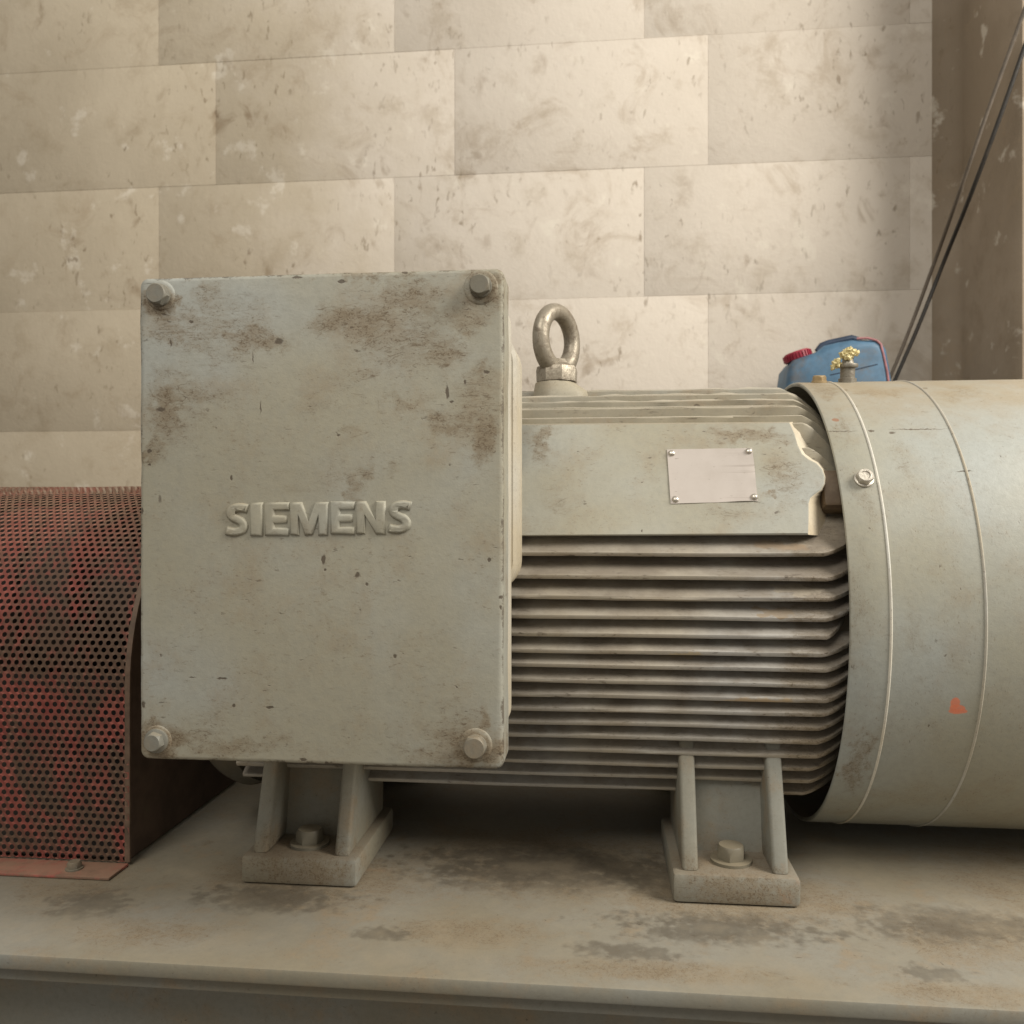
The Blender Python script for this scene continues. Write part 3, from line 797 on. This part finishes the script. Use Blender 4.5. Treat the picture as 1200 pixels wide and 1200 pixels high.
def letter(ch):
    if ch == 'I': return [(0, 0), (0.27, 0), (0.27, 1), (0, 1)], 0.27
    if ch == 'E': return [(0, 0), (0.70, 0), (0.70, 0.205), (0.27, 0.205), (0.27, 0.40), (0.64, 0.40), (0.64, 0.60), (0.27, 0.60), (0.27, 0.795), (0.70, 0.795), (0.70, 1), (0, 1)], 0.70
    if ch == 'M': return [(0, 0), (0.25, 0), (0.25, 0.62), (0.45, 0), (0.66, 0), (0.86, 0.62), (0.86, 0), (1.11, 0), (1.11, 1), (0.77, 1), (0.555, 0.40), (0.34, 1), (0, 1)], 1.11
    if ch == 'N': return [(0, 0), (0.25, 0), (0.25, 0.58), (0.57, 0), (0.84, 0), (0.84, 1), (0.59, 1), (0.59, 0.42), (0.27, 1), (0, 1)], 0.84
    return S_outline()
spans = [('S', 264, 292), ('I', 294.5, 307.5), ('E', 311, 338.5), ('M', 340.5, 384), ('E', 388, 415.5), ('N', 418, 451), ('S', 454.5, 482.5)]
for ch, xa_, xb_ in spans:
    pts, wd = letter(ch)
    f = (xa_ - 264) / 218
    yb, yt = 627.5 - 3.5 * f, 590.5 - 3.5 * f
    A, B, T = on_box(xa_, yb), on_box(xb_, yb), on_box(xa_, yt)
    jr = random.Random(ord(ch) + int(xa_))
    J = 0.0 if ch == 'S' else 0.0003
    P2 = [Vector((x / wd * (B.x - A.x) + jr.uniform(-J, J), z * (T.z - A.z) + jr.uniform(-J, J))) for x, z in pts]
    bm = bmesh.new()
    lp = []
    for d, h in ((-0.0011, -0.0006), (-0.0005, 0.0003), (-0.0001, 0.0013), (0.0003, 0.0019), (0.0010, 0.00235), (0.0018, 0.0025)):
        lp.append([Vector((A.x + q.x, BY - h + (0.0004 * mnoise.noise(Vector((q.x * 260 + xa_, q.y * 260, 1))) if h > 0.001 else 0), A.z + q.y)) for q in offset_poly(P2, d)])
    loft(bm, lp, False, False)
    bm.verts.ensure_lookup_table()
    nv = len(P2)
    top = [bm.verts[len(bm.verts) - nv + i] for i in range(nv)]
    for tri in tessellate_polygon([[Vector((v.co.x, v.co.z, 0)) for v in top]]):
        try: bm.faces.new([top[i] for i in tri])
        except ValueError: pass
    o = mesh_obj('letter', bm, M_cover, cover, 75)

for px, py, rot, af in ((188.5, 346.5, 0.35, 0.0172), (563.5, 336, 0.0, 0.0165), (184.5, 867.5, 0.2, 0.0150), (557.5, 873.5, 0.62, 0.0178)):
    p = on_box(px, py, 0.0009)
    bm = hexbolt_bm(p, (0, -1, 0), af, 0.0072, rot, 0.0108 if px < 300 and py > 600 else 0.0098, 0.0022)
    mesh_obj('bolt', bm, M_bolt, cover, 40)

# feet
for fx in (-0.31, 0.135):
    for sgn in (-1, 1):
        bm = bmesh.new()
        y0 = AX_Y + sgn * 0.262; y1 = AX_Y + sgn * 0.10
        ya, yb_ = min(y0, y1), max(y0, y1)
        add_box(bm, fx - 0.062, fx + 0.062, ya, yb_, SZ + 0.0005, SZ + 0.030, 0.005)
        # two gussets rising to the frame
        for gx in (-0.052, 0.036):
            g = [(sgn * 0.255, 0.029), (sgn * 0.11, 0.029), (sgn * 0.11, 0.16), (sgn * 0.18, 0.19), (sgn * 0.215, 0.15)]
            m_ = bmesh.new()
            loft(m_, [[Vector((fx + gx + dx, AX_Y + a, SZ + b)) for a, b in g] for dx in (0, 0.016)])
            bmesh.ops.recalc_face_normals(m_, faces=m_.faces)
            bmesh.ops.bevel(m_, geom=m_.edges[:], offset=0.0035, segments=3, affect='EDGES', profile=0.5)
            merge(bm, m_)
        g = [(sgn * 0.20, 0.028), (sgn * 0.185, 0.028), (sgn * 0.16, 0.15), (sgn * 0.175, 0.165)]
        loft(bm, [[Vector((fx + dx, AX_Y + a, SZ + b)) for a, b in g] for dx in (-0.037, 0.037)])
        foot = mesh_obj('foot', bm, M_foot, motor, 30)
        p = Vector((fx + 0.0, AX_Y + sgn * 0.225, SZ + 0.030))
        mesh_obj('bolt', hexbolt_bm(p, (0, 0, 1), 0.026, 0.014, 0.3, 0.021, 0.003), M_bolt, foot, 40)

# ------------------------------------------------------------------ perforated coupling guard
GXR, GXL = -0.512, -1.02
GR, GCZ = 0.23, ZC - 0.195
guard = thing('coupling_guard', ((GXR + GXL) / 2, AX_Y, SZ), 'red perforated sheet metal coupling guard left of the terminal box', 'guard')
pit, row = 0.0092, 0.0076
straight = GCZ - SZ - 0.004
arc = math.pi * GR
total = straight * 2 + arc
nrow = int(total / row)
ncol = int((GXR - GXL) / pit)
def gpt(x, t, r_off=0.0):
    t = t * row
    if t < straight: return Vector((x, AX_Y - GR - r_off, SZ + 0.004 + t))
    if t < straight + arc:
        a = (t - straight) / GR
        return Vector((x, AX_Y - (GR + r_off) * math.cos(a), GCZ + (GR + r_off) * math.sin(a)))
    return Vector((x, AX_Y + GR + r_off, GCZ - (t - straight - arc)))
bm = bmesh.new()
HR = 0.00285
vcache = {}
def vert(u, t):
    key = (round(u * 1e4), round(t * 1e4))
    v = vcache.get(key)
    if v is None:
        x = GXR - u * pit
        dent = 0.0016 * mnoise.noise(Vector((x * 9, t * 0.07, 2)))
        v = bm.verts.new(gpt(x, t, dent)); vcache[key] = v
    return v
for r in range(nrow):
    sh = 0.5 * (r % 2)
    for cc in range(ncol):
        u0 = cc + sh
        cu_, ct = u0 + 0.5, r + 0.5
        outer_ = [vert(u0, r), vert(u0 + 0.5, r), vert(u0 + 1, r), vert(u0 + 1, r + 1), vert(u0 + 0.5, r + 1), vert(u0, r + 1)]
        hole = []
        for k in range(12):
            a = R_(-150 + 30 * k + 15)
            hole.append(None)
        inner = []
        hr = HR
        for a in (-150, -90, -30, 30, 90, 150):
            inner.append(vert(cu_ + hr * math.cos(R_(a)) / pit, ct + hr * math.sin(R_(a)) / row))
        mids = []
        for a in (-120, -60, 0, 60, 120, 180):
            mids.append(vert(cu_ + hr * math.cos(R_(a)) / pit, ct + hr * math.sin(R_(a)) / row))
        for k in range(6):
            bm.faces.new((outer_[k], outer_[(k + 1) % 6], inner[(k + 1) % 6], mids[k], inner[k]))
m2 = bmesh.ops.solidify(bm, geom=bm.faces[:], thickness=0.0014)
s = NT('guard_paint')
c = s.coord()
n1 = s.noise(c, 13.0, 8, 0.78, 0.4, stretch=(1.2, 1, 0.8))
n2 = s.noise(c, 38.0, 6, 0.7, off=(4, 4, 4))
n3 = s.noise(c, 6.0, 3, 0.5, off=(9, 1, 4))
col = s.mix(s.ramp(n2, 0.35, 0.65), (0.40, 0.105, 0.085), (0.52, 0.17, 0.13))
col = s.mix(s.ramp(n1, 0.43, 0.56, 0, 0.90), col, (0.195, 0.140, 0.095))
col = s.mix(s.ramp(n2, 0.57, 0.72, 0, 0.55), col, (0.11, 0.088, 0.062))
nz = s.n('SeparateXYZ', {0: s.n('NewGeometry').outputs['Normal']}).outputs[2]
col = s.mix(s.math('MULTIPLY', s.ramp(nz, 0.45, 0.95), s.ramp(n2, 0.3, 0.6, 0.3, 0.8)), col, (0.36, 0.22, 0.15))
M_guard = s.out(col, 0.6, s.math('ADD', n2, n1), 0.4, 0.001)
mesh_obj('perforated_sheet', bm, M_guard, guard, 30)
bm = bmesh.new()   # dark liner added inside the guard so its holes stay dark
back = [(AX_Y + (GR - 0.006) * math.sin(R_(2.5 * k)), GCZ + (GR - 0.006) * math.cos(R_(2.5 * k))) for k in range(4, 37)] + [(AX_Y + GR - 0.006, SZ + 0.006), (AX_Y - GR + 0.006, SZ + 0.006)]
inn = [(y - 0.002 if i < len(back) - 1 else y, z + (0.002 if i >= len(back) - 2 else -0.002)) for i, (y, z) in enumerate(back)]
loft(bm, [[Vector((x, y, z)) for y, z in back + inn[::-1]] for x in (GXL, GXR - 0.008)])
mesh_obj('dark_liner', bm, M_dark, guard, 30)
bm = bmesh.new()   # folded foot of the guard, bolted to the base frame
add_box(bm, GXL, GXR, AX_Y - GR - 0.04, AX_Y - GR - 0.002, SZ + 0.0006, SZ + 0.0036, 0.0008)
ft = mesh_obj('foot_flange', bm, M_guard, guard, 30)
for x in (GXR - 0.05, GXR - 0.25, GXR - 0.45):
    mesh_obj('bolt', hexbolt_bm(Vector((x, AX_Y - GR - 0.022, SZ + 0.0036)), (0, 0, 1), 0.013, 0.007, 0.4, 0.009, 0.0015), M_bolt, ft, 40)
bm = bmesh.new()
pts = []
for k in range(33):
    a = math.pi * k / 32
    pts.append((AX_Y - (GR - 0.003) * math.cos(a), GCZ + (GR - 0.003) * math.sin(a)))
pts = [(AX_Y - GR + 0.003, SZ + 0.004)] + pts + [(AX_Y + GR - 0.003, SZ + 0.004)]
loft(bm, [[Vector((x, y, z)) for y, z in pts] for x in (GXR - 0.006, GXR - 0.004)])
mesh_obj('added_end_plate', bm, plain('added_end_plate_brown', (0.13, 0.085, 0.06), 0.7, 0.4, 30, 0.5), guard, 30)  # brown end plate, added partly to block light from the right
bm = bmesh.new()
lo = []
nb = 40
for k in range(nb + 1):
    a = math.pi * k / nb
    lo.append((math.cos(a), math.sin(a)))
sec = [(-0.0052, 0.0009), (0.0006, 0.0009), (0.0006, -0.0020), (-0.0052, -0.0020)]
loops = []
for kk, (ca_, sa_) in enumerate([(1, None)] + lo + [(-1, None)]):
    L = []
    for dx, dr in sec:
        if sa_ is None: L.append(Vector((GXR + dx, AX_Y - ca_ * (GR + dr), SZ + 0.004)))
        else: L.append(Vector((GXR + dx, AX_Y - ca_ * (GR + dr), GCZ + sa_ * (GR + dr))))
    loops.append(L)
loft(bm, loops)
mesh_obj('edge_band', bm, plain('guard_edge_paint', (0.19, 0.125, 0.085), 0.6, 0.5, 40, 0.6), guard, 30)
# coupling inside the guard
cp = thing('shaft_coupling', (-0.72, AX_Y, AX_Z), 'dark steel shaft coupling seen through the holes of the red guard', 'coupling')
bm = bmesh.new()
CM = AXM.copy()
lathe(bm, [(-0.83, 0.06), (-0.80, 0.06), (-0.80, 0.115), (-0.74, 0.115), (-0.735, 0.10), (-0.725, 0.10), (-0.72, 0.115), (-0.66, 0.115), (-0.66, 0.06), (-0.60, 0.06)], CM, 40)
mesh_obj('hub', bm, M_dark, cp, 30)
bm = bmesh.new()
lathe(bm, [(-1.6, 0.036), (-0.828, 0.036)], CM, 24)
mesh_obj('shaft', bm, M_dark, cp, 30)

# ------------------------------------------------------------------ jerrycan on the ledge
JY = 1.945
jc = P(984, 470, JY)
JB = Vector((jc.x, JY, LZ + 0.004))
can = thing('jerrycan', JB, 'blue plastic jerrycan with red cap against the wall', 'jerrycan')
kx = JY / FPX
def jl(px, py):
    q = P(px, py, JY - 0.055)
    return (q.x, q.z)
oc_ = [jl(921.5, 448), jl(924, 430), jl(931, 421), jl(957, 412), jl(967, 404), jl(984, 400), jl(1000, 397.5), jl(1026, 397.5), jl(1034, 401), jl(1039, 409), jl(1043, 428), jl(1046, 448)]
zb_ = LZ + 0.004
oc_ += [(oc_[-1][0] + 0.006, zb_ + 0.02), (oc_[-1][0] - 0.004, zb_ + 0.003), (oc_[-1][0] - 0.016, zb_), (oc_[0][0] + 0.02, zb_), (oc_[0][0] + 0.006, zb_ + 0.003), (oc_[0][0] - 0.006, zb_ + 0.02)]
cx_ = sum(a for a, b in oc_) / len(oc_); cz_ = sum(b for a, b in oc_) / len(oc_)
bm = bmesh.new()
lp = []
for y, o in ((JY - 0.062, 0.020), (JY - 0.060, 0.009), (JY - 0.053, 0.002), (JY - 0.044, 0.0), (JY, 0.0), (JY + 0.044, 0.0), (JY + 0.053, 0.002), (JY + 0.060, 0.009), (JY + 0.062, 0.02)):
    L = []
    for a, b in oc_:
        d = Vector((a - cx_, b - cz_)); l = d.length
        d *= max(0, l - o) / l
        L.append(Vector((cx_ + d.x, y, cz_ + d.y)))
    lp.append(L)
loft(bm, lp)
M_can = plain('blue_plastic', (0.082, 0.175, 0.28), 0.5, 0.35, 26, 0.55, 0.25)
M_cand = plain('dark_blue_plastic', (0.03, 0.05, 0.09), 0.45, 0.3, 30, 0.25, 0.15)
M_red = plain('red_plastic', (0.34, 0.028, 0.055), 0.4, 0.35, 60, 0.15, 0.15)
M_pink = plain('faded_pink_band', (0.42, 0.19, 0.20), 0.6, 0.3, 60, 0.2, 0.15)
mesh_obj('body', bm, M_can, can, 50)
def jp(px, py, y): 
    q = P(px, py, JY - 0.055); return Vector((q.x, y, q.z))
bm = bmesh.new()
tube(bm, [jp(963, 408.5, JY - 0.02), jp(968, 401.5, JY - 0.02), jp(976, 398.5, JY - 0.02), jp(990, 395.5, JY - 0.02), jp(1004, 392.5, JY - 0.02), jp(1010, 394.5, JY - 0.02), jp(1013, 398.5, JY - 0.02)], 0.0075, 12)
mesh_obj('handle', bm, M_cand, can, 50)
bm = bmesh.new()
ca = jp(942, 420.0, JY - 0.012)
up = Vector((-0.30, 0, 1)).normalized()
lathe(bm, [(-0.012, 0.016), (0.004, 0.016), (0.004, 0.0285), (0.006, 0.0295), (0.020, 0.0285), (0.0225, 0.026)], frame(ca, up, (0, 1, 0)), 28)
cap = mesh_obj('cap', bm, M_red, can, 40)
bm = bmesh.new()
Mq = frame(ca, up, (0, 1, 0))
for k in range(28):
    a = 2 * math.pi * k / 28
    add_box(bm, 0.0285, 0.0312, -0.0016, 0.0016, 0.006, 0.019, 0, 1, Mq @ Matrix.Rotation(a, 4, 'Z'))
mesh_obj('grip_ribs', bm, M_red, cap)
# faded band down the right shoulder and the moulded seam
bm = bmesh.new()
tube(bm, [jp(1004, 397, JY - 0.056), jp(1016, 396.8, JY - 0.0600), jp(1026, 399.5, JY - 0.0605), jp(1031, 404, JY - 0.0612), jp(1035, 420, JY - 0.0612), jp(1038.5, 436, JY - 0.0612), jp(1040.5, 452, JY - 0.0612), jp(1044, 500, JY - 0.0612)], 0.0027, 8)
mesh_obj('band', bm, M_pink, can, 50)
bm = bmesh.new()
tube(bm, [jp(972, 440, JY - 0.0618), jp(1000, 434, JY - 0.0618), jp(1027, 427.5, JY - 0.0618)], 0.0013, 6)
mesh_obj('seam', bm, M_cand, can, 50)

# ------------------------------------------------------------------ cables in the corner
def cable(name, pxs, ys, rad, mat, label):
    pts = []
    n = len(pxs)
    for i, (a, b) in enumerate(pxs):
        pts.append(P(a, b, ys[i]))
    pts[0].z = LZ + rad
    # smooth
    out = []
    for i in range(n - 1):
        p0, p1, p2, p3 = pts[max(i - 1, 0)], pts[i], pts[i + 1], pts[min(i + 2, n - 1)]
        for k in range(8):
            t = k / 8
            out.append(0.5 * ((2 * p1) + (p2 - p0) * t + (2 * p0 - 5 * p1 + 4 * p2 - p3) * t * t + (3 * p1 - p0 - 3 * p2 + p3) * t ** 3))
    out.append(pts[-1])
    bm = bmesh.new()
    tube(bm, out, rad, 10)
    return tag(mesh_obj(name, bm, mat, None, 60, origin=out[0]), label, 'cable')
M_cab = plain('black_cable', (0.030, 0.026, 0.022), 0.5, 0.3, 50, 0.2)
M_cab2 = plain('grey_cable', (0.17, 0.14, 0.11), 0.6, 0.3, 50, 0.3)
cable('power_cable', [(1005, 540), (1049, 445), (1078, 378), (1108, 302), (1140, 222), (1178, 120), (1230, -30)], [1.99, 1.97, 1.955, 1.93, 1.80, 1.74, 1.70], 0.0043, M_cab, 'thick black cable slanting up the corner right of the blue jerrycan')
cable('power_cable', [(995, 540), (1043, 442), (1069, 378), (1097, 302), (1127, 218), (1164, 112), (1216, -30)], [2.04, 2.03, 2.02, 2.0, 1.84, 1.77, 1.72], 0.0040, M_cab2, 'thinner brownish grey cable running just left of the black cable')
